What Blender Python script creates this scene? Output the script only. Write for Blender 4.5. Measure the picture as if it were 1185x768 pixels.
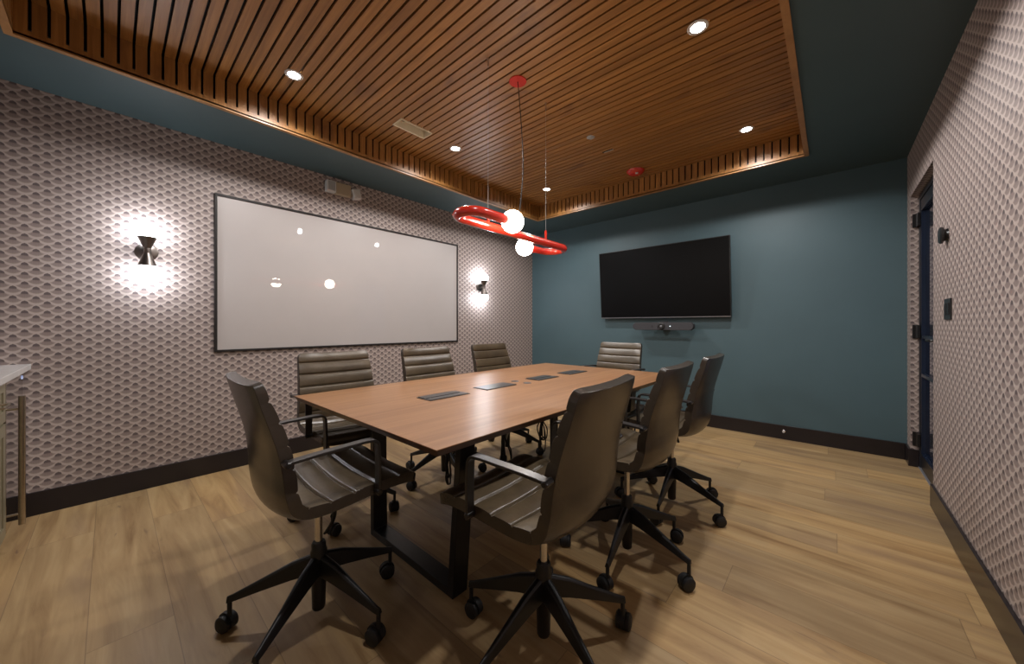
import bpy, bmesh, math, random
from mathutils import Vector, Matrix
for o in list(bpy.data.objects): bpy.data.objects.remove(o)
SC = bpy.context.scene
COL = SC.collection
random.seed(4)
PI = math.pi

# ------------------------------------------------------------ camera, world, exposure, light levels
YAW = 0.7283
cam_data = bpy.data.cameras.new('camera'); cam = bpy.data.objects.new('camera', cam_data); COL.objects.link(cam)
cam.location = (0, 0, 1.15); cam.rotation_euler = (PI/2, 0, YAW)
cam_data.sensor_width = 36; cam_data.lens = 36*414.85/1185; cam_data.shift_y = -7.64/1185
cam_data.clip_start = .02
SC.camera = cam
SC.view_settings.view_transform = 'Standard'; SC.view_settings.look = 'None'
SC.view_settings.gamma = 1; SC.view_settings.exposure = 0.3
SC.view_settings.use_curve_mapping = False
world = bpy.data.worlds.new('world'); SC.world = world; world.use_nodes = True
world.node_tree.nodes['Background'].inputs[0].default_value = (.34, .44, .62, 1)
world.node_tree.nodes['Background'].inputs[1].default_value = .3
DOWN_W = 48; DOWN_COL = (1, .96, .94)
SCONCE_E = 48; SCONCE_COL = (.88, .93, 1)
PEND_E = 38; PEND_COL = (1, .86, .70)

# ------------------------------------------------------------ materials
def newmat(name):
    m = bpy.data.materials.new(name); m.use_nodes = True
    return m, m.node_tree, m.node_tree.nodes['Principled BSDF']
def setp(b, **k):
    for a, v in k.items():
        n = {'col': 'Base Color', 'rough': 'Roughness', 'metal': 'Metallic', 'spec': 'Specular IOR Level', 'coat': 'Coat Weight',
             'crough': 'Coat Roughness', 'em': 'Emission Color', 'es': 'Emission Strength', 'trans': 'Transmission Weight', 'ior': 'IOR'}[a]
        if a in ('col', 'em'): v = (*v, 1)
        b.inputs[n].default_value = v
class G:
    """tiny node helper"""
    def __init__(s, t): s.t = t; s.N = t.nodes; s.L = t.links
    def n(s, typ, **kw):
        x = s.N.new(typ)
        for a, v in kw.items(): setattr(x, a, v)
        return x
    def put(s, inp, v):
        if isinstance(v, bpy.types.NodeSocket): s.L.new(v, inp)
        else: inp.default_value = v
    def m(s, op, a, b=0.0, c=0.0):
        x = s.n('ShaderNodeMath', operation=op)
        s.put(x.inputs[0], a); s.put(x.inputs[1], b); s.put(x.inputs[2], c)
        return x.outputs[0]
    def mix(s, f, a, b, bt='MIX'):
        x = s.n('ShaderNodeMix', data_type='RGBA', blend_type=bt)
        s.put(x.inputs[0], f)
        for i, v in ((6, a), (7, b)): s.put(x.inputs[i], (*v, 1) if isinstance(v, tuple) else v)
        return x.outputs[2]
    def obj(s): return s.n('ShaderNodeTexCoord').outputs['Object']
    def sep(s, v):
        x = s.n('ShaderNodeSeparateXYZ'); s.L.new(v, x.inputs[0]); return x.outputs
    def comb(s, a, b, c):
        x = s.n('ShaderNodeCombineXYZ'); s.put(x.inputs[0], a); s.put(x.inputs[1], b); s.put(x.inputs[2], c); return x.outputs[0]
    def noise(s, v, scale=1, detail=3, rough=.5, dist=0):
        x = s.n('ShaderNodeTexNoise'); s.L.new(v, x.inputs['Vector'])
        x.inputs['Scale'].default_value = scale; x.inputs['Detail'].default_value = detail
        x.inputs['Roughness'].default_value = rough; x.inputs['Distortion'].default_value = dist
        return x.outputs['Fac']
    def white(s, v):
        x = s.n('ShaderNodeTexWhiteNoise', noise_dimensions='3D'); s.L.new(v, x.inputs['Vector']); return x.outputs['Value']
    def ramp(s, f, stops):
        x = s.n('ShaderNodeValToRGB'); s.L.new(f, x.inputs[0]); e = x.color_ramp.elements
        while len(e) < len(stops): e.new(.5)
        for i, (p, c) in enumerate(stops): e[i].position = p; e[i].color = (*c, 1)
        return x.outputs[0]
    def bump(s, b, h, strength=.3, dist=.002):
        x = s.n('ShaderNodeBump'); x.inputs['Strength'].default_value = strength; x.inputs['Distance'].default_value = dist
        s.L.new(h, x.inputs['Height']); s.L.new(x.outputs[0], b.inputs['Normal'])

def plain(name, col, rough=.5, metal=0, var=.06, vs=6, bump=0, **k):
    m, t, b = newmat(name); g = G(t)
    n = g.noise(g.obj(), vs, 4)
    lo = tuple(c*(1-var) for c in col); hi = tuple(min(1, c*(1+var)) for c in col)
    t.links.new(g.ramp(n, [(.3, lo), (.7, hi)]), b.inputs['Base Color'])
    setp(b, rough=rough, metal=metal, **k)
    if bump: g.bump(b, g.noise(g.obj(), 350, 3), bump, .001)
    return m
def emit(name, col, e, lit=True):
    m, t, b = newmat(name); setp(b, col=(.8, .8, .8), em=col, es=e, rough=.4)
    if not lit: m.cycles.emission_sampling = 'NONE'
    return m

M = {}
M['teal'] = plain('teal_paint', (.058, .104, .120), .55, var=.05, vs=2, bump=.05)
M['teal_ceiling'] = plain('teal_ceiling_paint', (.052, .086, .094), .5, var=.05, vs=2)
M['black'] = plain('black_powder_coat', (.008, .008, .009), .38, var=.1, vs=30)
M['blacksatin'] = plain('black_satin', (.012, .011, .011), .3, vs=20)
M['rubber'] = plain('black_rubber', (.012, .012, .013), .6, vs=40)
M['strap'] = plain('dark_armrest_metal', (.02, .017, .016), .33, vs=20, spec=.6)
M['ventmetal'] = plain('galvanised_duct', (.13, .125, .095), .25, .8)
M['ventrim'] = plain('cream_vent_frame', (.75, .66, .48), .4)
M['chrome'] = plain('brushed_chrome', (.62, .6, .58), .22, 1, vs=60)
M['steel'] = plain('brushed_brass_steel', (.42, .36, .28), .28, 1, vs=60)
M['bronze'] = plain('smoked_nickel', (.20, .175, .16), .34, 1, vs=30)
M['red'] = plain('glossy_red', (.50, .024, .012), .22, var=.05, coat=.6)
M['white'] = plain('white_enamel', (.55, .53, .5), .35)
M['beige'] = plain('beige_plastic', (.36, .29, .2), .4)
M['greyplastic'] = plain('grey_lens_plastic', (.32, .32, .32), .35, vs=80)
M['quartz'] = plain('white_quartz', (.58, .56, .54), .2, vs=9)
M['khaki'] = plain('khaki_lacquer', (.20, .172, .11), .35)
M['cable'] = plain('black_cable', (.006, .006, .006), .5)
M['skirt'] = plain('dark_brown_baseboard', (.012, .009, .011), .28, var=.12, vs=5)
M['backing'] = plain('black_backing', (.004, .003, .003), .9)
M['tvscreen'] = plain('black_screen', (.003, .003, .0032), .38, vs=3, spec=.10)
M['tvbezel'] = plain('black_bezel', (.01, .01, .01), .3)
M['silver'] = plain('silver_trim', (.3, .31, .33), .35, .8)
M['barcloth'] = plain('dark_grey_speaker_cloth', (.035, .034, .038), .7, vs=200)
M['lensglass'] = plain('camera_lens', (.01, .01, .015), .05)
M['led'] = emit('white_status_led', (.7, .9, 1), 3, False)
M['blueled'] = emit('blue_status_led', (.12, .35, 1), .35, False)
M['frame'] = plain('whiteboard_frame', (.014, .011, .010), .5, spec=.3)
M['board'] = plain('gloss_white_glass', (.44, .405, .39), .35, var=.01, coat=1, crough=.01)
M['globe_s'] = emit('sconce_globe_glow', SCONCE_COL, SCONCE_E)
M['globe_p'] = emit('pendant_globe_glow', PEND_COL, PEND_E)
M['lamp'] = emit('downlight_lens_glow', (1, .97, .94), 30, False)
M['doorframe'] = plain('black_door_frame', (.01, .011, .016), .35)
M['doorblue'] = plain('blue_black_door_bead', (.010, .016, .032), .25)
M['threshold'] = plain('aluminium_threshold', (.55, .56, .6), .3, .7)
M['tablemetal'] = plain('black_table_steel', (.007, .007, .008), .35, vs=12)
M['powerbox'] = plain('grey_power_lid', (.085, .08, .078), .3, .5, vs=30)
M['powerdark'] = plain('dark_power_gap', (.01, .01, .01), .5)
M['fridge'] = plain('mirror_black_glass', (.5, .48, .46), .05, 1, var=.02)

m, t, b = newmat('clear_glass'); M['glass'] = m
setp(b, col=(.75, .85, 1), rough=.01, trans=1, ior=1.45)

# leather
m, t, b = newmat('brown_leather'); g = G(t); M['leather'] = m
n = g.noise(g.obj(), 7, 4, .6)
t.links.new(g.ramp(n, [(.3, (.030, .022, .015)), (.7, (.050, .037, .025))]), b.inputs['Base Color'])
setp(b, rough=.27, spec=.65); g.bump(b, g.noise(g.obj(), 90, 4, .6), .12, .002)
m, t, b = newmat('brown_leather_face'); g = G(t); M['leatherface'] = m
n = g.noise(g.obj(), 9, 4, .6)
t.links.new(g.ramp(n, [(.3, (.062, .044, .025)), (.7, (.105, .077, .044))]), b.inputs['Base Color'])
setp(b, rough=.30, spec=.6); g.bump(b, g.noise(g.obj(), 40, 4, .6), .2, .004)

# wallpaper: staggered scallops, 83 x 58 mm
def wallpaper():
    m, t, b = newmat('scallop_wallpaper'); g = G(t)
    o = g.sep(g.obj()); nrm = g.sep(g.n('ShaderNodeNewGeometry').outputs['Normal'])
    isx = g.m('GREATER_THAN', g.m('ABSOLUTE', nrm[0]), .5)
    isz = g.m('GREATER_THAN', g.m('ABSOLUTE', nrm[2]), .5)
    U = g.m('ADD', g.m('MULTIPLY', o[1], isx), g.m('MULTIPLY', o[0], g.m('SUBTRACT', 1, isx)))
    V = g.m('ADD', g.m('MULTIPLY', o[1], isz), g.m('MULTIPLY', o[2], g.m('SUBTRACT', 1, isz)))
    u = g.m('DIVIDE', g.m('ADD', U, 5.0), .0832); v = g.m('DIVIDE', g.m('ADD', V, 2.0), .0575)
    du = g.m('SUBTRACT', u, g.m('ROUND', u))
    u2 = g.m('SUBTRACT', u, .5); dub = g.m('SUBTRACT', u2, g.m('ROUND', u2))
    sm = lambda d: g.m('POWER', g.m('COSINE', g.m('MULTIPLY', d, PI)), .8)
    ca, cb = sm(du), sm(dub)
    fa = g.m('FRACT', g.m('ADD', v, g.m('MULTIPLY', ca, .5)))
    fb = g.m('FRACT', g.m('ADD', g.m('SUBTRACT', v, .5), g.m('MULTIPLY', cb, .5)))
    isa = g.m('LESS_THAN', fa, fb)
    gg = g.m('MINIMUM', fa, fb)
    sel = lambda a, bb: g.m('ADD', g.m('MULTIPLY', a, isa), g.m('MULTIPLY', bb, g.m('SUBTRACT', 1, isa)))
    d = sel(du, dub); cc = sel(ca, cb)
    w = g.m('SUBTRACT', gg, g.m('MULTIPLY', cc, .5))
    hh = g.m('SUBTRACT', 1, g.m('MAXIMUM', fa, fb))       # distance below the neighbours' rims
    def sst(x, a, b2, lo=0, hi=1):
        r = g.n('ShaderNodeMapRange', interpolation_type='SMOOTHSTEP'); g.put(r.inputs[0], x)
        r.inputs[1].default_value = a; r.inputs[2].default_value = b2; r.inputs[3].default_value = lo; r.inputs[4].default_value = hi
        return r.outputs[0]
    # lobed dome (crown) under the peak
    lob = g.m('MULTIPLY', g.m('ABSOLUTE', g.m('COSINE', g.m('MULTIPLY', d, 28))), .22)
    e = g.m('ADD', g.m('POWER', g.m('ABSOLUTE', g.m('DIVIDE', d, .172)), 2.0), g.m('POWER', g.m('ABSOLUTE', g.m('DIVIDE', g.m('SUBTRACT', w, .07), .285)), 2.0))
    e = g.m('SUBTRACT', e, lob)
    crown = g.m('MULTIPLY', sst(e, .65, 1.15, 1, 0), sst(w, .0, .12))
    bodym = g.m('MULTIPLY', sst(gg, .07, .19), sst(hh, .05, .20))
    body = g.mix(sst(gg, .15, .8), (.260, .208, .190), (.210, .167, .155))
    rays = g.m('MULTIPLY', g.m('ADD', g.m('COSINE', g.m('MULTIPLY', d, 60)), 1), .05)
    body = g.mix(rays, body, (.12, .09, .085))
    c = g.mix(bodym, (.43, .358, .324), body)
    c = g.mix(crown, c, (.115, .090, .090))
    t.links.new(c, b.inputs['Base Color']); setp(b, rough=.55, spec=.3)
    return m
M['paper'] = wallpaper()

# ceiling wood: planks along X, pitch .0597
PITCH = .0597; GY0 = -.267; GX0 = -.213
def slat_wood(name, axis, pitch, off):
    m, t, b = newmat(name); g = G(t); o = g.sep(g.obj())
    along, across = (o[0], o[1]) if axis == 'x' else (o[2], o[1] if axis == 'zy' else o[0])
    third = o[2] if axis == 'x' else (o[0] if axis == 'zy' else o[1])
    idx = g.m('FLOOR', g.m('DIVIDE', g.m('SUBTRACT', across, off), pitch))
    r = g.white(g.comb(idx, 3.3, 1.1))
    v = g.comb(g.m('ADD', g.m('MULTIPLY', along, 1.6), g.m('MULTIPLY', r, 37)), g.m('MULTIPLY', across, 42), g.m('MULTIPLY', third, 42))
    fine = g.noise(v, 1, 6, .62, .6)
    kn = g.noise(g.comb(g.m('MULTIPLY', along, 2.2), g.m('MULTIPLY', across, 5), g.m('MULTIPLY', third, 5)), 1, 3, .5, .8)
    c = g.ramp(fine, [(.25, (.195, .080, .018)), (.5, (.32, .145, .036)), (.75, (.45, .215, .060))])
    c = g.mix(g.m('MULTIPLY', r, .45), c, (.17, .076, .022))
    dk = g.n('ShaderNodeMapRange', interpolation_type='SMOOTHSTEP'); g.put(dk.inputs[0], kn)
    dk.inputs[1].default_value = .57; dk.inputs[2].default_value = .72; dk.inputs[4].default_value = .55
    c = g.mix(dk.outputs[0], c, (.12, .048, .018))
    t.links.new(c, b.inputs['Base Color']); setp(b, rough=.42, spec=.5)
    g.bump(b, fine, .1, .001)
    return m
M['slat'] = slat_wood('teak_ceiling_planks', 'x', PITCH, GY0)
M['slat_y'] = slat_wood('teak_side_slats', 'zy', PITCH, GY0)
M['slat_x'] = slat_wood('teak_end_slats', 'zx', PITCH, GX0)
def lipwood():
    m, t, b = newmat('teak_lip'); g = G(t); o = g.sep(g.obj())
    f = g.noise(g.comb(g.m('MULTIPLY', o[0], 9), g.m('MULTIPLY', o[1], 9), g.m('MULTIPLY', o[2], 60)), 1, 5, .6, .4)
    t.links.new(g.ramp(f, [(.3, (.27, .13, .042)), (.7, (.40, .205, .072))]), b.inputs['Base Color']); setp(b, rough=.4)
    return m
M['lip'] = lipwood()
# table top: walnut veneer, grain along Y
m, t, b = newmat('walnut_tabletop'); g = G(t); o = g.sep(g.obj()); M['walnut'] = m
f = g.noise(g.comb(g.m('MULTIPLY', o[0], 26), g.m('MULTIPLY', o[1], 1.4), g.m('MULTIPLY', o[2], 26)), 1, 6, .6, .7)
f2 = g.noise(g.comb(g.m('MULTIPLY', o[0], 4), g.m('MULTIPLY', o[1], .6), 0), 1, 2, .5, .3)
c = g.ramp(f, [(.3, (.24, .112, .048)), (.5, (.315, .158, .070)), (.7, (.39, .205, .093))])
c = g.mix(g.m('MULTIPLY', f2, .35), c, (.26, .12, .052))
t.links.new(c, b.inputs['Base Color']); setp(b, rough=.34, spec=.45)
m, t, b = newmat('walnut_edge_band'); g = G(t); o = g.sep(g.obj()); M['walnut_edge'] = m
f = g.noise(g.comb(g.m('MULTIPLY', o[0], 3), g.m('MULTIPLY', o[1], 3), g.m('MULTIPLY', o[2], 200)), 1, 4, .6)
t.links.new(g.ramp(f, [(.3, (.05, .022, .012)), (.7, (.095, .045, .022))]), b.inputs['Base Color']); setp(b, rough=.35)
# floor planks along X
m, t, b = newmat('oak_plank_floor'); g = G(t); o = g.sep(g.obj()); M['floor'] = m
W, LEN = .2275, 1.52
yy = g.m('DIVIDE', g.m('SUBTRACT', o[1], .170), W); row = g.m('FLOOR', yy); fy = g.m('FRACT', yy)
ro = g.m('MULTIPLY', g.white(g.comb(row, 7.7, 2.2)), LEN)
xx = g.m('DIVIDE', g.m('ADD', g.m('ADD', o[0], ro), 20), LEN); colu = g.m('FLOOR', xx); fx = g.m('FRACT', xx)
rnd = g.white(g.comb(row, colu, 5.5)); rnd2 = g.white(g.comb(colu, row, 9.1))
gv = g.comb(g.m('ADD', g.m('MULTIPLY', o[0], 1.3), g.m('MULTIPLY', rnd, 40)), g.m('MULTIPLY', o[1], 15), g.m('MULTIPLY', rnd2, 9))
gr = g.noise(gv, 1, 6, .6, .9)
gv2 = g.comb(g.m('ADD', g.m('MULTIPLY', o[0], .9), g.m('MULTIPLY', rnd2, 30)), g.m('MULTIPLY', o[1], 5.5), g.m('MULTIPLY', rnd, 9))
blot = g.noise(gv2, 1, 3, .5, .7)
c = g.ramp(gr, [(.25, (.27, .158, .068)), (.42, (.40, .262, .122)), (.58, (.475, .325, .158)), (.8, (.55, .40, .218))])
bl = g.n('ShaderNodeMapRange', interpolation_type='SMOOTHSTEP'); g.put(bl.inputs[0], blot)
bl.inputs[1].default_value = .48; bl.inputs[2].default_value = .72; bl.inputs[4].default_value = .55
c = g.mix(bl.outputs[0], c, (.25, .160, .100))
kt = g.noise(g.comb(g.m('ADD', g.m('MULTIPLY', o[0], 3.2), g.m('MULTIPLY', rnd, 20)), g.m('MULTIPLY', o[1], 17), rnd2), 1, 2, .5, 1.2)
kr = g.n('ShaderNodeMapRange', interpolation_type='SMOOTHSTEP'); g.put(kr.inputs[0], kt)
kr.inputs[1].default_value = .66; kr.inputs[2].default_value = .80; kr.inputs[4].default_value = .6
c = g.mix(kr.outputs[0], c, (.16, .090, .060))
tone = g.ramp(rnd, [(0, (.80, .80, .83)), (.5, (1, 1, 1)), (1, (1.12, 1.06, .96))])
c = g.mix(1.0, c, tone, 'MULTIPLY')
sy = g.m('MINIMUM', fy, g.m('SUBTRACT', 1, fy)); sx = g.m('MINIMUM', fx, g.m('SUBTRACT', 1, fx))
seam = g.m('MAXIMUM', g.m('LESS_THAN', sy, .0065), g.m('LESS_THAN', sx, .0011))
c = g.mix(g.m('MULTIPLY', seam, .45), c, (.10, .06, .035))
t.links.new(c, b.inputs['Base Color']); setp(b, rough=.42, spec=.4)
g.bump(b, gr, .08, .001)

# ------------------------------------------------------------ mesh helpers
def finish(bm, name, mat, parent=None, smooth=False, bevel=0, seg=2, angle=40, loc=None):
    bmesh.ops.recalc_face_normals(bm, faces=bm.faces)
    me = bpy.data.meshes.new(name); bm.to_mesh(me); bm.free()
    for mm in (mat if isinstance(mat, (list, tuple)) else [mat]): me.materials.append(M[mm])
    o = bpy.data.objects.new(name, me); COL.objects.link(o)
    if parent: o.parent = parent
    if loc: o.location = loc
    if smooth:
        for p in me.polygons: p.use_smooth = True
        me.set_sharp_from_angle(angle=math.radians(angle))
    if bevel:
        md = o.modifiers.new('bevel', 'BEVEL'); md.width = bevel; md.segments = seg; md.limit_method = 'ANGLE'; md.angle_limit = math.radians(angle)
        md.harden_normals = False
    return o
def box(bm, x0, x1, y0, y1, z0, z1, mi=0):
    v = [bm.verts.new(p) for p in ((x0,y0,z0),(x1,y0,z0),(x1,y1,z0),(x0,y1,z0),(x0,y0,z1),(x1,y0,z1),(x1,y1,z1),(x0,y1,z1))]
    for f in ((0,3,2,1),(4,5,6,7),(0,1,5,4),(1,2,6,5),(2,3,7,6),(3,0,4,7)):
        bm.faces.new([v[i] for i in f]).material_index = mi
def lathe(bm, prof, axis='z', c=(0,0,0), n=28, mi=0):
    """prof: list of (r, h)"""
    rings = []
    for r, h in prof:
        if r < 1e-6: 
            p = {'z': (0,0,h), 'x': (h,0,0), 'y': (0,h,0)}[axis]; rings.append([bm.verts.new(Vector(p)+Vector(c))]); continue
        ring = []
        for k in range(n):
            a = 2*PI*k/n; u, w = r*math.cos(a), r*math.sin(a)
            p = {'z': (u,w,h), 'x': (h,u,w), 'y': (u,h,w)}[axis]
            ring.append(bm.verts.new(Vector(p)+Vector(c)))
        rings.append(ring)
    for a, b2 in zip(rings, rings[1:]):
        for k in range(n):
            k2 = (k+1) % n
            if len(a) == 1 and len(b2) == 1: continue
            if len(a) == 1: f = [a[0], b2[k], b2[k2]]
            elif len(b2) == 1: f = [a[k], a[k2], b2[0]]
            else: f = [a[k], a[k2], b2[k2], b2[k]]
            bm.faces.new(f).material_index = mi
    for rg in (rings[0], rings[-1]):
        if len(rg) > 2: bm.faces.new(rg).material_index = mi
def sweep(bm, pts, section, up=Vector((0,0,1)), closed=False, cap=True):
    """sweep a closed 2D section [(a,b)] along pts; a is sideways, b is along the local up"""
    pts = [Vector(p) for p in pts]; n = len(pts); rings = []
    N = None
    for i, p in enumerate(pts):
        a = pts[(i-1) % n] if (closed or i > 0) else p
        c = pts[(i+1) % n] if (closed or i < n-1) else p
        T = (c-a).normalized()
        if N is None:
            N = up - up.dot(T)*T
            if N.length < 1e-4: N = Vector((1,0,0)) - T.x*T
            N.normalize()
        else:
            N = (N - N.dot(T)*T).normalized()
        S = T.cross(N)
        rings.append([bm.verts.new(p + S*u + N*w) for u, w in section])
    k = len(section)
    rng = range(n if closed else n-1)
    for i in rng:
        A, B = rings[i], rings[(i+1) % n]
        for j in range(k): bm.faces.new([A[j], A[(j+1) % k], B[(j+1) % k], B[j]])
    if cap and not closed:
        bm.faces.new(rings[0]); bm.faces.new(rings[-1])
def circ(r, n=10): return [(r*math.cos(2*PI*k/n), r*math.sin(2*PI*k/n)) for k in range(n)]
def rect(a, b): return [(-a/2,-b/2),(a/2,-b/2),(a/2,b/2),(-a/2,b/2)]
def spline(P, m=8):
    P = [Vector(p) for p in P]; out = []
    for i in range(len(P)-1):
        a = P[max(i-1,0)]; b2 = P[i]; c = P[i+1]; d = P[min(i+2,len(P)-1)]
        for k in range(m):
            t = k/m
            out.append(.5*((2*b2)+(c-a)*t+(2*a-5*b2+4*c-d)*t*t+(3*b2-a-3*c+d)*t**3))
    out.append(P[-1]); return out
def sphere(bm, c, r, seg=28, rings=18, sc=(1,1,1)):
    prof = [(r*math.sin(PI*i/rings)*1.0, -r*math.cos(PI*i/rings)*sc[2]) for i in range(rings+1)]
    prof[0] = (0, prof[0][1]); prof[-1] = (0, prof[-1][1])
    lathe(bm, prof, 'z', c, seg)
NB = bmesh.new
def struct(name, bm, mat, **k):
    o = finish(bm, name, mat, **k); o['kind'] = 'structure'; return o
def tag(o, label, cat, group=None):
    o['label'] = label; o['category'] = cat
    if group: o['group'] = group
    return o
def empty(name, loc=(0,0,0), rz=0):
    o = bpy.data.objects.new(name, None); COL.objects.link(o); o.location = loc; o.rotation_euler = (0,0,rz); o.empty_display_size = .1
    return o
def copy_tree(o, parent=None):
    c = o.copy(); COL.objects.link(c)
    if parent: c.parent = parent
    for ch in list(o.children): copy_tree(ch, c)
    return c

# ------------------------------------------------------------ room shell
XL, XR, YB, YN, ZC, ZT = -3.61, .4825, 4.541, -.95, 2.586, 2.765
TX0, TX1, TY0, TY1 = -3.015, -.141, -.346, 3.908          # outer edge of the tray lip
IX0, IX1, IY0, IY1 = TX0+.03, TX1-.032, TY0+.03, TY1-.03  # inner faces
DY0, DY1, DZ, WT = 3.49, 4.37, 2.203, .16
bm = NB(); box(bm, XL-.1, XR+1.6, YN-.1, YB+.1, -.1, 0); struct('floor', bm, 'floor')
bm = NB(); box(bm, XL-.1, XL, YN-.1, YB+.1, 0, 2.9); struct('wall_left', bm, 'paper')
bm = NB(); box(bm, XL, XR+WT, YB, YB+.1, 0, 2.9); struct('wall_back', bm, 'teal')
bm = NB(); box(bm, XL, XR+WT, YN-.1, YN, 0, 2.9); struct('wall_near', bm, 'paper')
bm = NB(); box(bm, XR, XR+WT, YN, DY0, 0, 2.9); box(bm, XR, XR+WT, DY0, DY1, DZ, 2.9); box(bm, XR, XR+WT, DY1, YB, 0, 2.9)
bmesh.ops.remove_doubles(bm, verts=bm.verts, dist=1e-5)
struct('wall_right', bm, 'paper')
bm = NB()
for a in ((XL, TX0+.004, YN, YB), (TX1-.004, XR, YN, YB), (TX0+.004, TX1-.004, YN, TY0+.004), (TX0+.004, TX1-.004, TY1-.004, YB)):
    box(bm, *a, ZC, ZC+.05)
box(bm, XL, XR, YN, YB, ZT+.10, ZT+.14)
struct('ceiling', bm, 'teal_ceiling')
# wooden tray: planks
vent = (-2.628, -2.502, 1.508, 1.80); slot = (-1.60, -1.497, 3.055, 3.08)
bm = NB(); GW = .0122
edges = []; y = GY0
while y > IY0: y -= PITCH
while y < IY1:
    a, b2 = max(y+GW/2, IY0), min(y+PITCH-GW/2, IY1)
    if b2-a > .004: edges.append((a, b2))
    y += PITCH
def planks(bm, a, b2, holes):
    xs = [(IX0-.005, IX1+.005)]
    for h in holes:
        if a < h[3] and b2 > h[2]:
            xs = [(IX0-.005, h[0]), (h[1], IX1+.005)]
            if a < h[2]-.002: box(bm, h[0], h[1], a, h[2], ZT, ZT+.016)
            if b2 > h[3]+.002: box(bm, h[0], h[1], h[3], b2, ZT, ZT+.016)
    for x0, x1 in xs: box(bm, x0, x1, a, b2, ZT, ZT+.016)
for a, b2 in edges: planks(bm, a, b2, (vent, slot))
struct('trim_1', bm, 'slat')
bm = NB()
for y0, y1 in ((IY0-.03, vent[2]), (vent[3], IY1+.03)): box(bm, IX0-.03, IX1+.03, y0, y1, ZT+.045, ZT+.055)
box(bm, IX0-.03, vent[0], vent[2], vent[3], ZT+.045, ZT+.055); box(bm, vent[1], IX1+.03, vent[2], vent[3], ZT+.045, ZT+.055)
for (x0,x1,y0,y1) in ((IX0-.04, IX0-.03, IY0-.04, IY1+.04), (IX1+.03, IX1+.04, IY0-.04, IY1+.04), (IX0-.04, IX1+.04, IY0-.04, IY0-.03), (IX0-.04, IX1+.04, IY1+.03, IY1+.04)):
    box(bm, x0, x1, y0, y1, ZC+.05, ZT+.055)
struct('trim_2', bm, 'backing')
# slatted sides
ZS = 2.616
bm = NB()
for x0, x1 in ((IX0-.015, IX0), (IX1, IX1+.015)):
    for i, (a, b2) in enumerate(edges): box(bm, x0, x1, a, b2, ZS, ZT)
    box(bm, x0, x1, IY0, IY1, ZC-.004, ZS)
struct('trim_3', bm, 'slat_y')
bm = NB()
xs = []; x = GX0
while x > IX0: x -= PITCH
while x < IX1:
    a, b2 = max(x+GW/2, IX0), min(x+PITCH-GW/2, IX1)
    if b2-a > .004: xs.append((a, b2))
    x += PITCH
for y0, y1 in ((IY0-.015, IY0), (IY1, IY1+.015)):
    for a, b2 in xs: box(bm, a, b2, y0, y1, ZS, ZT)
    box(bm, IX0-.015, IX1+.015, y0, y1, ZC-.004, ZS)
struct('trim_4', bm, 'slat_x')
bm = NB()
for a in ((TX0, IX0, TY0, TY1), (IX1, TX1, TY0, TY1), (IX0, IX1, TY0, IY0), (IX0, IX1, IY1, TY1)):
    box(bm, *a, ZC-.012, ZC+.006)
struct('trim_5', bm, 'lip')
# baseboards
BH, BT = .14, .014
bm = NB(); box(bm, XL, XL+BT, YN, YB, 0, BH); struct('baseboard_left', bm, 'skirt', bevel=.002)
bm = NB(); box(bm, XL+BT, XR-BT, YB-BT, YB, 0, BH); struct('baseboard_back', bm, 'skirt', bevel=.002)
bm = NB(); box(bm, XR-BT, XR, YN, DY0, 0, BH); box(bm, XR-BT, XR, DY1, YB, 0, BH); box(bm, XR-BT, XR+.045, DY1-BT, DY1, 0, BH)
struct('baseboard_right', bm, 'skirt', bevel=.002)
bm = NB(); box(bm, XL+BT, XR-BT, YN, YN+BT, 0, BH); struct('baseboard_near', bm, 'skirt')

# ------------------------------------------------------------ glass door in the right wall
DX = XR+.045
door = empty('door_1', (DX, DY0, 0)); door['kind'] = 'structure'
H_, W_ = DZ, DY1-DY0
bm = NB(); box(bm, 0, .05, 0, .035, 0, H_-.003); box(bm, 0, .05, W_-.035, W_-.002, 0, H_-.003); box(bm, 0, .05, .035, W_-.035, H_-.045, H_-.003)
finish(bm, 'door_frame', 'doorframe', door, bevel=.002)
bm = NB(); y0, y1 = .04, W_-.04; z0, z1 = .012, H_-.05
box(bm, .006, .046, y0, y0+.06, z0, z1); box(bm, .006, .046, y1-.06, y1, z0, z1)
box(bm, .006, .046, y0+.06, y1-.06, z1-.09, z1); box(bm, .006, .046, y0+.06, y1-.06, z0, z0+.12)
finish(bm, 'door_leaf', 'doorframe', door, bevel=.002)
bm = NB()
for z in (.76, 1.06): box(bm, .0, .05, y0+.06, y1-.06, z-.012, z+.012)
for ya in (y0+.06, y1-.068): box(bm, .0, .05, ya, ya+.008, z0+.12, z1-.09)
box(bm, .0, .05, y0+.06, y1-.06, z0+.12, z0+.128); box(bm, .0, .05, y0+.06, y1-.06, z1-.098, z1-.09)
finish(bm, 'glazing_bar', 'doorblue', door)
bm = NB(); box(bm, .022, .028, y0+.058, y1-.058, z0+.118, z1-.088); finish(bm, 'pane', 'glass', door)
for z in (2.0, 1.10, .23):
    bm = NB(); box(bm, -.014, .0, W_-.075, W_-.006, z-.05, z+.05); lathe(bm, [(.009,-.052),(.009,.052)], 'z', (-.012, W_-.038, z), 12)
    box(bm, -.036, -.006, W_-.016, W_-.003, z-.055, z+.055)
    finish(bm, 'hinge', 'blacksatin', door, smooth=True)
bm = NB(); box(bm, -.004, .006, y0+.005, y0+.05, .96, 1.14); sweep(bm, [(0,y0+.028,1.05),(-.045,y0+.028,1.05),(-.05,y0+.04,1.05),(-.05,y0+.14,1.05)], circ(.008))
finish(bm, 'door_handle', 'blacksatin', door, smooth=True)
bm = NB(); box(bm, -.005, .12, 0, W_, 0, .008); finish(bm, 'threshold', 'threshold', door, bevel=.003)

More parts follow.
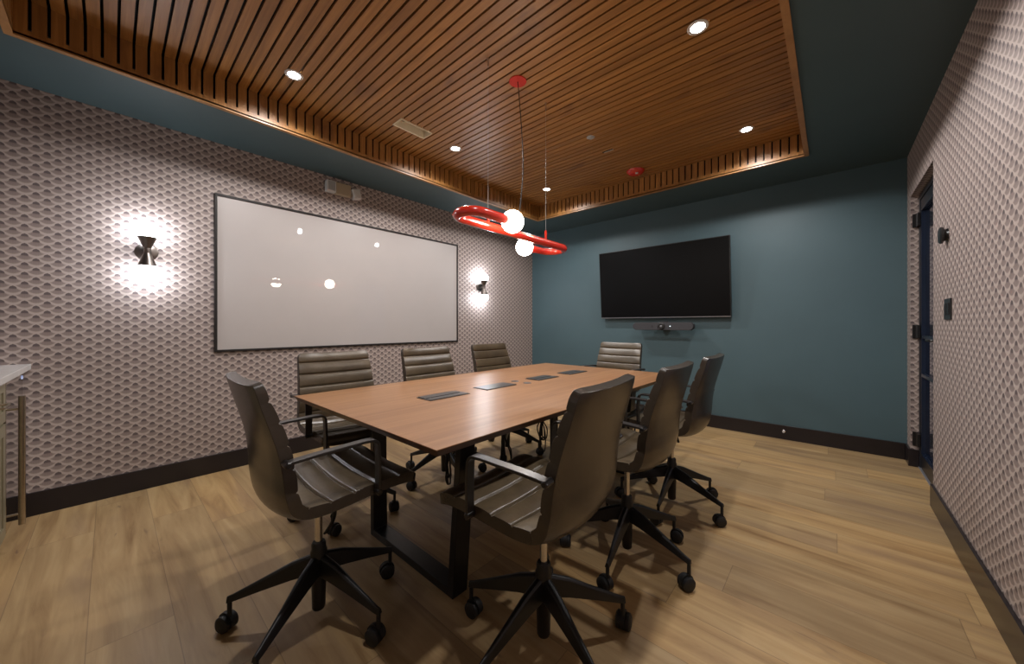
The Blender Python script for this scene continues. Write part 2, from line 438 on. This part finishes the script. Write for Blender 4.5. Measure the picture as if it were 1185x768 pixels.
# ------------------------------------------------------------ downlights
def downlight(x, y, where):
    t = empty('downlight', (x, y, ZT))
    tag(t, where, 'ceiling light', 'recessed downlights in the wooden ceiling')
    bm = NB(); lathe(bm, [(.044,-.003),(.050,-.004),(.053,-.001),(.053,.003),(.044,.003),(.044,-.003)], 'z', n=32)
    bmesh.ops.remove_doubles(bm, verts=bm.verts, dist=1e-6)
    finish(bm, 'trim_ring', 'white', t, smooth=True)
    bm = NB(); lathe(bm, [(0,-.004),(.036,-.003),(.044,-.001),(.044,.002)], 'z', n=32); finish(bm, 'lens', 'lamp', t, smooth=True)
    ld = bpy.data.lights.new('downlight_lamp', 'SPOT'); ld.energy = DOWN_W; ld.color = DOWN_COL; ld.spot_size = math.radians(165); ld.spot_blend = .55; ld.shadow_soft_size = .035
    lo = bpy.data.objects.new('downlight_lamp', ld); COL.objects.link(lo); lo.parent = t; lo.location = (0,0,-.042)
    return t
for x, y, w in ((-2.59, .79, 'lit round ceiling downlight above the near half of the whiteboard'),
                (-2.565, 2.10, 'lit round ceiling downlight just beyond the rectangular ceiling vent'),
                (-2.525, 3.45, 'lit round ceiling downlight in the far left corner of the wooden ceiling'),
                (-.54, .79, 'round ceiling downlight nearest the camera, over the near right corner of the table'),
                (-.542, 2.12, 'lit round ceiling downlight by the right edge of the wooden ceiling, the nearer one'),
                (-.524, 3.49, 'lit round ceiling downlight in the far right corner of the wooden ceiling')):
    downlight(x, y, w)

# ------------------------------------------------------------ small ceiling devices
t = empty('ceiling_vent', (vent[0], vent[2], ZT)); tag(t, 'rectangular recessed metal vent in the wooden ceiling between two downlights', 'vent')
vw, vl = vent[1]-vent[0], vent[3]-vent[2]
bm = NB()
for a in ((0,.012,0,vl),(vw-.006,vw,0,vl),(.006,vw-.006,0,.006),(.006,vw-.006,vl-.006,vl)): box(bm, *a, -.008, .07)
finish(bm, 'frame', 'ventrim', t)
bm = NB(); box(bm, 0, vw, 0, vl, .07, .075)
lathe(bm, [(.0,.03),(.012,.035),(.016,.07)], 'z', (vw*.5, vl*.72, 0), 16)
finish(bm, 'duct_box', 'ventmetal', t)
bm = NB(); sweep(bm, [(.008, vl*.28, .05), (vw-.008, vl*.22, .02)], rect(.02,.002)); finish(bm, 'damper', 'steel', t)
bm = NB(); lathe(bm, [(0,-.012),(.018,-.01),(.022,-.002),(.034,-.001),(.036,.002)], 'z', (-1.547, 2.75, ZT), 24)
tag(finish(bm, 'sprinkler_cover', 'greyplastic', smooth=True), 'small round grey sprinkler cover flush in the wooden ceiling', 'sprinkler')
t = empty('ceiling_slot', (slot[0], slot[2], ZT)); tag(t, 'tiny black slot with white edge in the ceiling before the red disc', 'ceiling sensor')
sw, sl = slot[1]-slot[0], slot[3]-slot[2]
bm = NB(); box(bm, 0, sw, 0, sl, .0, .014); finish(bm, 'slot_box', 'backing', t)
bm = NB(); box(bm, .01, sw, sl-.008, sl-.001, -.003, .0); finish(bm, 'slot_edge', 'white', t)
t = empty('smoke_detector', (-1.532, 3.66, ZT)); tag(t, 'round glossy red detector on the wooden ceiling near its far edge', 'smoke detector')
bm = NB(); lathe(bm, [(0,-.042),(.04,-.041),(.065,-.034),(.085,-.016),(.09,0)], 'z', n=36); finish(bm, 'housing', 'red', t, smooth=True)
bm = NB(); lathe(bm, [(0,-.05),(.013,-.048),(.014,-.040)], 'z', (.03,-.04,0), 16); finish(bm, 'lens', 'white', t, smooth=True)

# ------------------------------------------------------------ pendant
PZ = 1.75
pen = empty('pendant_lamp', (-1.55, 1.795, PZ)); tag(pen, 'glossy red looped tube pendant with two glowing globes hanging over the table', 'pendant lamp')
R_ = .10; ya, yb = 1.323-1.795, 2.312-1.795
R1 = .086
pts = [(2*R1, -.298, 0), (2*R1, (ya-.298)/2, 0)]
for k in range(19):
    a = PI*k/18; pts.append((R1+R1*math.cos(a), ya-R1*math.sin(a), 0))
for k in range(1, 8): pts.append((0, ya+(yb-ya)*k/8, 0))
for k in range(19):
    a = PI*k/18; pts.append((-R_+R_*math.cos(a), yb+R_*math.sin(a), 0))
pts += [(-.2, (.38+yb)/2, 0), (-.2, .378, 0)]
bm = NB(); sweep(bm, pts, circ(.0265, 20)); finish(bm, 'looped_tube', 'red', pen, smooth=True)
for gx, gy in ((.172, -.245), (-.212, .325)):
    bm = NB(); sphere(bm, (gx, gy, 0), .065); gl = finish(bm, 'globe', 'globe_p', pen, smooth=True)
for wy in (-.274, .311):
    bm = NB(); lathe(bm, [(.0085, .0), (.0085, .085), (.004, .09), (0, .09)], 'z', (0, wy, 0), 12); finish(bm, 'stem', 'red', pen, smooth=True)
    bm = NB(); sweep(bm, [(0, wy, .08), (0, wy, ZT-PZ-.03)], circ(.0008, 6)); w_ = finish(bm, 'suspension_wire', 'greyplastic', pen)
    bm = NB(); lathe(bm, [(.0035,-.05),(.005,-.045),(.005,-.012),(.009,-.005),(.009,0)], 'z', (0, wy, ZT-PZ), 10); finish(bm, 'wire_gripper', 'chrome', w_, smooth=True)
bm = NB(); lathe(bm, [(0,-.006),(.056,-.006),(.058,-.004),(.058,0)], 'z', (0, 0, ZT-PZ), 40); finish(bm, 'canopy', 'red', pen, smooth=True)
bm = NB(); sweep(bm, spline([(0,0,1.01),(.002,.01,.93),(.004,.03,.75),(.006,.048,.5),(.0,.04,.3),(-.0,.01,.12),(0,-.01,.015)], 8), circ(.003, 8)); finish(bm, 'power_cord', 'cable', pen, smooth=True)

# ------------------------------------------------------------ wall sconces
def sconce():
    t = empty('wall_sconce')
    bm = NB(); lathe(bm, [(0,.020),(.052,.018),(.060,.012),(.060,0)], 'x', n=36); finish(bm, 'back_plate', 'bronze', t, smooth=True)
    bm = NB(); lathe(bm, [(.010,.015),(.010,.085)], 'x', n=16); lathe(bm, [(.016,-.026),(.018,-.02),(.018,.02),(.016,.026)], 'z', (.09,0,0), 20); finish(bm, 'arm', 'bronze', t, smooth=True)
    for s, rz in ((1, .093), (-1, .108)):
        bm = NB(); lathe(bm, [(.020, s*.018), (.024, s*.03), (.050, s*rz), (.048, s*rz), (.022, s*.032), (0, s*.03)], 'z', (.09,0,0), 32); finish(bm, 'cone_shade', 'bronze', t, smooth=True)
        bm = NB(); sphere(bm, (.09,0,s*(rz+.030)), .058); finish(bm, 'globe', 'globe_s', t, smooth=True)
    return t
s1 = sconce(); s1.location = (XL, .171, 1.665); tag(s1, 'double cone metal wall sconce with glowing globes, left of the whiteboard', 'wall lamp', 'cone wall sconces')
s2 = copy_tree(s1); s2.location = (XL, 3.375, 1.668); s2['label'] = 'double cone metal wall sconce with glowing globes, right of the whiteboard by the corner'

# ------------------------------------------------------------ whiteboard
wb = empty('whiteboard', (XL, .542, .94)); tag(wb, 'large glossy whiteboard with thin dark frame on the patterned wall', 'whiteboard')
w, h = 2.441, 1.246
bm = NB(); box(bm, 0, .012, .012, w-.012, .012, h-.012); finish(bm, 'writing_surface', 'board', wb)
bm = NB(); 
for a in ((0, w, 0, .018), (0, w, h-.018, h), (0, .018, .018, h-.018), (w-.018, w, .018, h-.018)): box(bm, 0, .02, a[0], a[1], a[2], a[3])
finish(bm, 'frame', 'frame', wb, bevel=.002)

# ------------------------------------------------------------ emergency light
t = empty('emergency_light', (XL, 1.36, 2.42)); tag(t, 'beige twin head emergency light high on the wall above the whiteboard', 'emergency light')
bm = NB(); box(bm, 0, .05, .09, .235, .0, .115); finish(bm, 'body', 'beige', t, bevel=.006, seg=3)
bm = NB(); box(bm, 0, .062, .0, .088, .004, .112); finish(bm, 'lamp_head', 'white', t, bevel=.01, seg=3)
bm = NB(); box(bm, .062, .066, .012, .076, .016, .1); finish(bm, 'lamp_lens', 'greyplastic', t.children[1], bevel=.003)
bm = NB(); box(bm, .0, .07, -.04, .04, -.05, .05)
bmesh.ops.rotate(bm, verts=bm.verts, cent=(0,0,0), matrix=Matrix.Rotation(.25, 3, 'X'))
hd = finish(bm, 'lamp_head', 'white', t, bevel=.012, seg=3, loc=(.0, .287, .044))
bm = NB(); lathe(bm, [(.026,.068),(.026,.076),(0,.08)], 'x', (0,0,-.012), 24); finish(bm, 'lamp_lens', 'white', hd, smooth=True)
bm = NB(); lathe(bm, [(.01,0),(.01,.06)], 'y', (.03,.215,.05), 12); finish(bm, 'swivel', 'white', t, smooth=True)

# ------------------------------------------------------------ television and conference bar
tv = empty('television', (-1.575, YB, 1.22)); tag(tv, 'large black flat television mounted tilted on the teal wall', 'television')
TW, TH = 1.535, .875
tilt = math.radians(-4.5)
def tilted(bm, oy=-.075, oz=.022):
    bmesh.ops.rotate(bm, verts=bm.verts, cent=(0,0,0), matrix=Matrix.Rotation(-tilt, 3, 'X'))
    bmesh.ops.translate(bm, verts=bm.verts, vec=(0,oy,oz))
bm = NB(); box(bm, -TW/2, TW/2, -.012, .025, 0, TH); tilted(bm); finish(bm, 'housing', 'tvbezel', tv, bevel=.004)
bm = NB(); box(bm, -TW/2+.008, TW/2-.008, -.0135, -.011, .016, TH-.008); tilted(bm); finish(bm, 'screen', 'tvscreen', tv)
bm = NB(); box(bm, -TW/2+.004, TW/2-.004, -.0145, -.011, .003, .011); tilted(bm); finish(bm, 'lower_trim', 'silver', tv)
bm = NB(); box(bm, -.25, .25, .02, .045, .2, .6); tilted(bm); box(bm, -.3, .3, -.02, 0, .2, .6); box(bm, -.2,-.15,-.1,-.01,.25,.6); box(bm,.15,.2,-.1,-.01,.25,.6); finish(bm, 'wall_mount', 'black', tv)
cb = empty('conference_bar', (-1.51, YB, 1.14)); tag(cb, 'dark grey rounded video conference bar mounted under the television', 'camera bar')
def stadium(w, h, n=14):
    r = h/2; P = []
    for k in range(n+1): a = -PI/2+PI*k/n; P.append((w/2-r+r*math.cos(a), r*math.sin(a)))
    for k in range(n+1): a = PI/2+PI*k/n; P.append((-w/2+r+r*math.cos(a), r*math.sin(a)))
    return P
bm = NB(); sweep(bm, [(0,-.185,0),(0,-.11,0)], stadium(.70,.092), up=Vector((0,0,1))); finish(bm, 'bar_body', 'barcloth', cb, smooth=True, bevel=.004)
bm = NB(); lathe(bm, [(.041,-.186),(.041,-.197),(.030,-.2),(.026,-.196),(0,-.196)], 'y', n=28); finish(bm, 'camera', 'blacksatin', cb, smooth=True)
bm = NB(); lathe(bm, [(.014,-.194),(.012,-.203),(0,-.205)], 'y', n=20); finish(bm, 'camera_lens', 'silver', cb.children[1], smooth=True)
bm = NB(); lathe(bm, [(.0045,-.184),(.0045,-.189),(0,-.189)], 'y', (.10,0,0), n=14); finish(bm, 'status_light', 'led', cb)
bm = NB(); lathe(bm, [(.007,-.184),(.007,-.189),(0,-.189)], 'y', (-.11,0,0), n=14); finish(bm, 'microphone', 'blacksatin', cb)
bm = NB(); box(bm, -.06, .06, -.12, 0, -.03, .03); box(bm, -.05,.05,-.1,-.085,.03,.06); finish(bm, 'bracket', 'black', cb)

# ------------------------------------------------------------ things on the right wall
bm = NB(); lathe(bm, [(.036,0),(.032,-.008),(.034,-.014),(.046,-.018),(.047,-.027),(.041,-.031),(0,-.033)], 'x', n=30)
t = finish(bm, 'thermostat', 'blacksatin', smooth=True, loc=(XR, 3.11, 1.655)); tag(t, 'round black wall sensor between the door and the camera, above the switch', 'thermostat')
t = empty('light_switch', (XR, 3.08, 1.24)); tag(t, 'black double rocker light switch plate on patterned wall by the door', 'light switch')
bm = NB(); box(bm, -.007, 0, -.072, .072, -.058, .058); finish(bm, 'switch_plate', 'blacksatin', t, bevel=.002)
for y in (-.03, .03):
    bm = NB(); box(bm, -.011, -.004, y-.02, y+.02, -.033, .033); finish(bm, 'rocker', 'black', t, bevel=.002)
t = empty('door_stop', (-.36, YB-BT, .085)); tag(t, 'tiny silver bumper stop on the dark baseboard of the teal wall', 'door stop')
bm = NB(); lathe(bm, [(.014,0),(.014,-.01),(.007,-.014),(.007,-.035)], 'y', n=16); finish(bm, 'stop_base', 'chrome', t, smooth=True)
bm = NB(); lathe(bm, [(.009,-.035),(.010,-.045),(0,-.047)], 'y', n=16); finish(bm, 'rubber_tip', 'white', t, smooth=True)

# ------------------------------------------------------------ counter, cabinet and fridge on the near wall
YF = -.345; ZK = .885
bm = NB(); box(bm, XL+.001, -1.05, YN+.001, -.317, ZK, .918)
t = finish(bm, 'countertop', 'quartz', bevel=.003); tag(t, 'white quartz countertop at the left edge, against the patterned wall', 'countertop')
fr = empty('beverage_fridge', (-3.07, YF, 0)); tag(fr, 'mirror fronted undercounter fridge with tall bar handle under the white counter', 'fridge')
bm = NB(); box(bm, -.52, 0, -.58, -.03, .10, ZK); box(bm, -.50, -.02, -.56, -.08, 0, .10); finish(bm, 'cabinet_body', 'blacksatin', fr)
bm = NB(); box(bm, -.518, -.003, -.03, 0, .11, ZK-.012); fd = finish(bm, 'door', 'fridge', fr, bevel=.002)
bm = NB(); lathe(bm, [(.012,.135),(.012,.79)], 'z', (-.022,.045,0), 20)
for z in (.19,.725): sweep(bm, [(-.022,0,z),(-.022,.045,z)], circ(.006,10))
finish(bm, 'bar_handle', 'steel', fd, smooth=True)
bm = NB(); box(bm, -.49,-.475,-.0,.003,.835,.855); finish(bm, 'status_light', 'blueled', fd)
for x0, lab in ((-3.067, 'khaki shaker cabinet under the white counter beside the mirror fronted fridge'), (-2.06, 'khaki shaker cabinet under the white counter, the one nearest the camera')):
    t = empty('base_cabinet', (x0, YF, 0)); tag(t, lab, 'cabinet', 'khaki base cabinets')
    W1 = 1.0
    bm = NB(); box(bm, 0, W1, -.58, -.02, .10, ZK-.001); box(bm, .0, W1, -.56, -.08, 0, .10); finish(bm, 'carcass', 'khaki', t)
    for k in range(2):
        a = .004+k*W1/2; b2 = a+W1/2-.008
        for nm, z0, z1 in (('drawer', .675, ZK-.006), ('door', .108, .663)):
            bm = NB(); box(bm, a, b2, -.019, -.006, z0, z1)
            for q in ((a,a+.055,z0,z1),(b2-.055,b2,z0,z1),(a+.055,b2-.055,z0,z0+.055),(a+.055,b2-.055,z1-.055,z1)): box(bm, q[0],q[1],-.006,.0,q[2],q[3])
            d_ = finish(bm, nm, 'khaki', t)
            bm = NB(); c_ = (a+b2)/2
            if nm == 'drawer': sweep(bm, [(c_-.07,.0,.78),(c_-.07,.03,.78),(c_+.07,.03,.78),(c_+.07,0,.78)], circ(.005,8))
            else: hx = b2-.03 if k == 0 else a+.03; sweep(bm, [(hx,.0,.62),(hx,.03,.62),(hx,.03,.48),(hx,0,.48)], circ(.005,8))
            finish(bm, 'handle', 'steel', d_)

# ------------------------------------------------------------ table
TZ = .765
tx0, tx1, ty0, ty1 = -2.19, -.909, .670, 2.977
tab = empty('conference_table', (-1.55, 1.8235, 0)); tag(tab, 'long walnut conference table on black steel frame legs', 'table')
def L(x, y): return x+1.55, y-1.8235
bm = NB(); x0, y0 = L(tx0, ty0); x1, y1 = L(tx1, ty1)
box(bm, x0, x1, y0, y1, TZ-.003, TZ); finish(bm, 'table_top', 'walnut', tab)
bm = NB()
lo = [bm.verts.new(p) for p in ((x0+.012,y0+.012,TZ-.026),(x1-.012,y0+.012,TZ-.026),(x1-.012,y1-.012,TZ-.026),(x0+.012,y1-.012,TZ-.026))]
hi = [bm.verts.new(p) for p in ((x0,y0,TZ-.003),(x1,y0,TZ-.003),(x1,y1,TZ-.003),(x0,y1,TZ-.003))]
bm.faces.new(lo); bm.faces.new(hi)
for i in range(4): bm.faces.new([lo[i], lo[(i+1)%4], hi[(i+1)%4], hi[i]])
finish(bm, 'table_edge', 'walnut_edge', tab)
for yc in (.995, 2.68):
    bm = NB(); yl = yc-1.8235; zt = TZ-.0265
    P = [(-.335,zt-.02),(-.37,.018),(.37,.018),(.335+.075,zt-.02)]
    P = [(-.355,zt),(-.345,0.0),(.365,0.0),(.425,zt)]
    inn = [(-.355+.036,zt-.04),(-.345+.036,.036),(.365-.036,.036),(.425-.037,zt-.04)]
    def ringpts(Q, y): return [bm.verts.new((q[0], y, q[1])) for q in Q]
    of, ob_, nf, nb_ = ringpts(P, yl-.04), ringpts(P, yl+.04), ringpts(inn, yl-.04), ringpts(inn, yl+.04)
    for i in range(4):
        j = (i+1) % 4
        for q in ([of[i],of[j],nf[j],nf[i]], [ob_[i],nb_[i],nb_[j],ob_[j]], [of[i],ob_[i],ob_[j],of[j]], [nf[i],nf[j],nb_[j],nb_[i]]): bm.faces.new(q)
    finish(bm, 'leg_frame', 'tablemetal', tab, bevel=.003)
bm = NB()
for x in (-.22, .22): box(bm, x-.02, x+.02, .995-1.8235+.04, 2.68-1.8235-.04, TZ-.0655, TZ-.027)
finish(bm, 'under_rail', 'tablemetal', tab)
for ya_, yb_, flush in ((1.082,1.350,0),(1.485,1.752,1),(1.985,2.232,0),(2.385,2.650,0)):
    bm = NB(); a, c_ = L(-1.645, ya_); b2, d_ = L(-1.520, yb_)
    box(bm, a, b2, c_, d_, TZ, TZ+.0035); pb = finish(bm, 'power_box', 'powerbox', tab, bevel=.001)
    bm = NB()
    if flush: box(bm, a+.004, b2-.004, c_+.004, d_-.004, TZ+.0035, TZ+.006)
    else:
        box(bm, a+.006, a+.070, c_+.006, d_-.03, TZ+.0035, TZ+.007); box(bm, a+.076, b2-.006, c_+.006, d_-.006, TZ+.0035, TZ+.0055)
    finish(bm, 'power_lid', 'powerbox', pb, bevel=.001)
for gx in (-1.629, -1.52):
    bm = NB(); a, c_ = L(gx, 1.857); lathe(bm, [(.016,TZ),(.026,TZ+.0025),(.028,TZ)], 'z', (a,c_,0), 24); lathe(bm, [(.013,TZ+.001),(.006,TZ+.003),(0,TZ+.003)], 'z', (a,c_,0), 16)
    finish(bm, 'microphone_grommet', 'powerbox', tab)

# cable bundles hanging under the table
def bundle(x, y, seed, zlow, n, lab, spread=.07):
    rr = random.Random(seed); t = empty('cable_bundle', (x, y, zlow)); tag(t, lab, 'cables', 'cable bundles hanging under the table')
    top = TZ-.028-zlow
    for k in range(n):
        s = rr.uniform(-1,1)*spread; q = rr.uniform(-1,1)*spread; zz = rr.uniform(0,.12)
        P = [(s, q, top), (s*.9+.01, q*.8, top*.75), (s*.1, q*.1, top*.5), (s*.6, q*.5, top*.25+zz*.5), (s*.4, q*.3+.01, zz+.005), (s*.1-.015, q*.1, zz+.04), (-s*.1, -q*.1, top*.45), (-s*.7, q, top*.8), (-s, q*1.2, top)]
        bm = NB(); sweep(bm, spline(P, 6), circ(.0045, 8)); finish(bm, 'cable', 'cable', t, smooth=True)
    bm = NB(); lathe(bm, [(.013,-.012),(.015,0),(.013,.012)], 'z', (0,0,top*.5), 12); finish(bm, 'cable_tie', 'cable', t, smooth=True)
    return t
bundle(-1.62, 1.73, 2, .14, 7, 'black cable bundle hanging under the table middle, seen left of the front right chair arm')
bundle(-1.62, 2.15, 5, .19, 7, 'black cable bundle hanging under the far half of the table beyond the first bundle')
bundle(-1.63, 1.28, 8, .22, 4, 'thin black cables hanging just below the near corner of the tabletop')

# ------------------------------------------------------------ chairs
SP = [(.292,.508),(.24,.520),(.17,.522),(.09,.517),(.0,.509),(-.07,.507),(-.125,.516),(-.163,.545),(-.180,.60),(-.188,.67),(-.200,.745),(-.219,.815),(-.240,.885),(-.262,.965)]
def shell_samples(m=22):
    P = spline([(x, 0, z) for x, z in SP], m)
    L_ = [0]
    for a, b2 in zip(P, P[1:]): L_.append(L_[-1]+(b2-a).length)
    return P, L_
def pad(s0, s1, name, parent, wfun, groove0, gpitch, th=.044):
    P, Ls = shell_samples()
    idx = [i for i in range(len(P)) if s0 <= i/(len(P)-1) <= s1]
    NT = 13; bm = NB(); IN, OUT = [], []
    for i in idx:
        p = P[i]; T = (P[min(i+1,len(P)-1)]-P[max(i-1,0)]).normalized()
        Nn = Vector((-T.z, 0, T.x))          # towards the sitter
        if Nn.dot(Vector((.2,0,.95))-p) < 0: Nn = -Nn
        u = i/(len(P)-1)
        bul = .010+.026*math.exp(-((u-.50)/.2)**2)+.003*min(1, max(0, (u-.5)/.3)); th_ = th-.012*max(0, (u-.85)/.15)-.016*max(0, 1-u/.05)**1.5
        hw = wfun(u)
        ph = (Ls[i]-groove0)/gpitch; fr_ = abs(ph-round(ph))*gpitch
        g_ = -.0095*math.exp(-(fr_/.0036)**2) if groove0 is not None else 0
        pillow = .0042*math.sin(PI*min(1, max(0, (ph % 1))))
        a_, b_ = [], []
        for k in range(NT):
            tt = -1+2*k/(NT-1)
            e = tt*hw; q = -bul*(1-tt*tt)
            edge = max(0, (abs(tt)-.80)/.2)
            rib = (g_+pillow)*(1-.35*edge**3)
            a_.append(bm.verts.new(p+Nn*(q+th_+rib-.004*edge**2)+Vector((0,e*.985,0))))
            b_.append(bm.verts.new(p+Nn*(q+.004*edge**2)+Vector((0,e,0))))
        IN.append(a_); OUT.append(b_)
    n = len(IN)
    for i in range(n-1):
        for k in range(NT-1):
            bm.faces.new([IN[i][k],IN[i][k+1],IN[i+1][k+1],IN[i+1][k]]).material_index = 1
            bm.faces.new([OUT[i][k],OUT[i+1][k],OUT[i+1][k+1],OUT[i][k+1]])
        for k in (0, NT-1): bm.faces.new([IN[i][k],IN[i+1][k],OUT[i+1][k],OUT[i][k]])
    for i in (0, n-1):
        for k in range(NT-1): bm.faces.new([IN[i][k],IN[i][k+1],OUT[i][k+1],OUT[i][k]])
    return finish(bm, name, ['leather', 'leatherface'], parent, smooth=True, bevel=.009, seg=3, angle=50)
def wf(u): return (.245 if u < .6 else .245-.022*(u-.6)/.4)-.020*max(0, 1-u/.05)**2-.012*max(0, (u-.965)/.035)**2
_, LS = shell_samples(); SB = .56
def make_chair():
    t = empty('office_chair')
    pad(SB-.005, 1, 'backrest', t, wf, LS[-1]-.062, .0765)
    pad(0, SB, 'seat', t, wf, .085, .083)
    for s in (1, -1):
        P = [(-.190,.716),(-.175,.722),(-.1,.727),(.06,.733)]
        for k in range(1, 7): a = PI/2*k/6; P.append((.085+.03*math.sin(a), .703+.03*math.cos(a)))
        P += [(.118,.62),(.116,.525)]
        bm = NB(); sweep(bm, [(x, s*.260, z) for x, z in P], rect(.034,.010)); ar = finish(bm, 'armrest', 'strap', t, bevel=.002)
        for bx, bz in ((-.178,.718),(.117,.538)):
            bm = NB(); lathe(bm, [(.010,s*.240),(.010,s*.276),(.007,s*.279),(0,s*.279)], 'y', (bx,0,bz), 14)
            finish(bm, 'bolt', 'blacksatin', ar, smooth=True)
    bm = NB(); box(bm, -.10, .13, -.075, .075, .468, .503); box(bm, -.035, .035, -.035, .035, .44, .47); finish(bm, 'tilt_mechanism', 'black', t, bevel=.006)
    bm = NB(); sweep(bm, spline([(.0,-.07,.485),(.0,-.112,.478),(.012,-.128,.455),(.006,-.122,.415),(-.012,-.102,.372)],5), rect(.014,.006)); finish(bm, 'height_lever', 'black', t, smooth=True)
    bm = NB(); lathe(bm, [(.0135,.25),(.0135,.47)], 'z', n=20); finish(bm, 'gas_cylinder', 'chrome', t, smooth=True)
    return t
def make_base(t, rot, seed):
    rr = random.Random(seed)
    bm = NB(); lathe(bm, [(0,.034),(.021,.034),(.024,.042),(.027,.16),(.030,.18),(.030,.262),(.026,.272),(.026,.290),(.022,.297),(.013,.297)], 'z', n=24); hub = finish(bm, 'base_hub', 'black', t, smooth=True)
    for k in range(5):
        a = math.radians(rot)+2*PI*k/5
        bm = NB(); Rl = .316; secs = []
        for f_, zt_, zb_, w_ in ((0,.250,.182,.050),(.25,.228,.168,.043),(.6,.180,.140,.031),(.93,.136,.112,.022),(1,.129,.108,.020)):
            x = .02+(Rl-.02)*f_
            secs.append([bm.verts.new(Vector(p)) for p in ((x,-w_/2,zb_),(x,w_/2,zb_),(x,w_/2*.62,zt_-.006),(x,w_/2*.25,zt_),(x,-w_/2*.25,zt_),(x,-w_/2*.62,zt_-.006))])
        for A, B in zip(secs, secs[1:]):
            for j in range(6): bm.faces.new([A[j],A[(j+1)%6],B[(j+1)%6],B[j]])
        bm.faces.new(secs[0]); bm.faces.new(secs[-1])
        bmesh.ops.rotate(bm, verts=bm.verts, cent=(0,0,0), matrix=Matrix.Rotation(a, 3, 'Z'))
        lg = finish(bm, 'leg', 'black', t, smooth=True, angle=30, bevel=.0015)
        # twin wheel caster on its stem
        bm = NB(); c0 = Vector((.308,0,0))
        lathe(bm, [(.008,.055),(.008,.115)], 'z', c0, 12)
        th = rr.uniform(0, 2*PI); off = Vector((math.cos(th), math.sin(th), 0))*.014
        sub = NB()
        for s in (-1, 1): lathe(sub, [(0,s*.005),(.027,s*.005),(.030,s*.009),(.030,s*.022),(.022,s*.028),(0,s*.028)], 'y', (0,0,.030), 22)
        lathe(sub, [(.0,-.008),(.033,-.007),(.033,.007),(0,.008)], 'y', (0,0,.034), 20)
        bmesh.ops.rotate(sub, verts=sub.verts, cent=(0,0,0), matrix=Matrix.Rotation(th, 3, 'Z'))
        bmesh.ops.translate(sub, verts=sub.verts, vec=c0+off)
        me = bpy.data.meshes.new('tmp'); sub.to_mesh(me); sub.free(); bm.from_mesh(me); bpy.data.meshes.remove(me)
        bmesh.ops.rotate(bm, verts=bm.verts, cent=(0,0,0), matrix=Matrix.Rotation(a, 3, 'Z'))
        finish(bm, 'caster', 'rubber', lg, smooth=True)
proto = make_chair()
CH = [(-1.516, .550, 88.6, 1.6, 'brown leather office chair in the left foreground, at the near end of the table'),
      (-.778, 1.044, 184, 11.8, 'brown leather office chair in the right foreground, nearest on the right side of the table'),
      (-.770, 1.734, 181.4, 25.5, 'brown leather office chair, middle one of the three on the right side of the table'),
      (-.770, 2.411, 180.8, 21.7, 'brown leather office chair, farthest one on the right side of the table'),
      (-1.64, 3.30, 270, 10, 'brown leather office chair at the far end of the table, below the television'),
      (-2.27, 1.00, -3, 36, 'brown leather office chair on the whiteboard side of the table, nearest of three'),
      (-2.22, 1.71, 0, 56, 'brown leather office chair, middle one of the three on the whiteboard side of the table'),
      (-2.235, 2.44, 0, 18, 'brown leather office chair on the whiteboard side, farthest, beneath the right wall sconce')]
for i, (x, y, h_, rot, lab) in enumerate(CH):
    c_ = proto if i == 0 else copy_tree(proto)
    CH[i] = (c_, rot)
    c_.location = (x, y, 0); c_.rotation_euler = (0, 0, math.radians(h_)); tag(c_, lab, 'chair', 'office chairs around the conference table')
for i, (c_, rot) in enumerate(CH): make_base(c_, rot, 11+i)
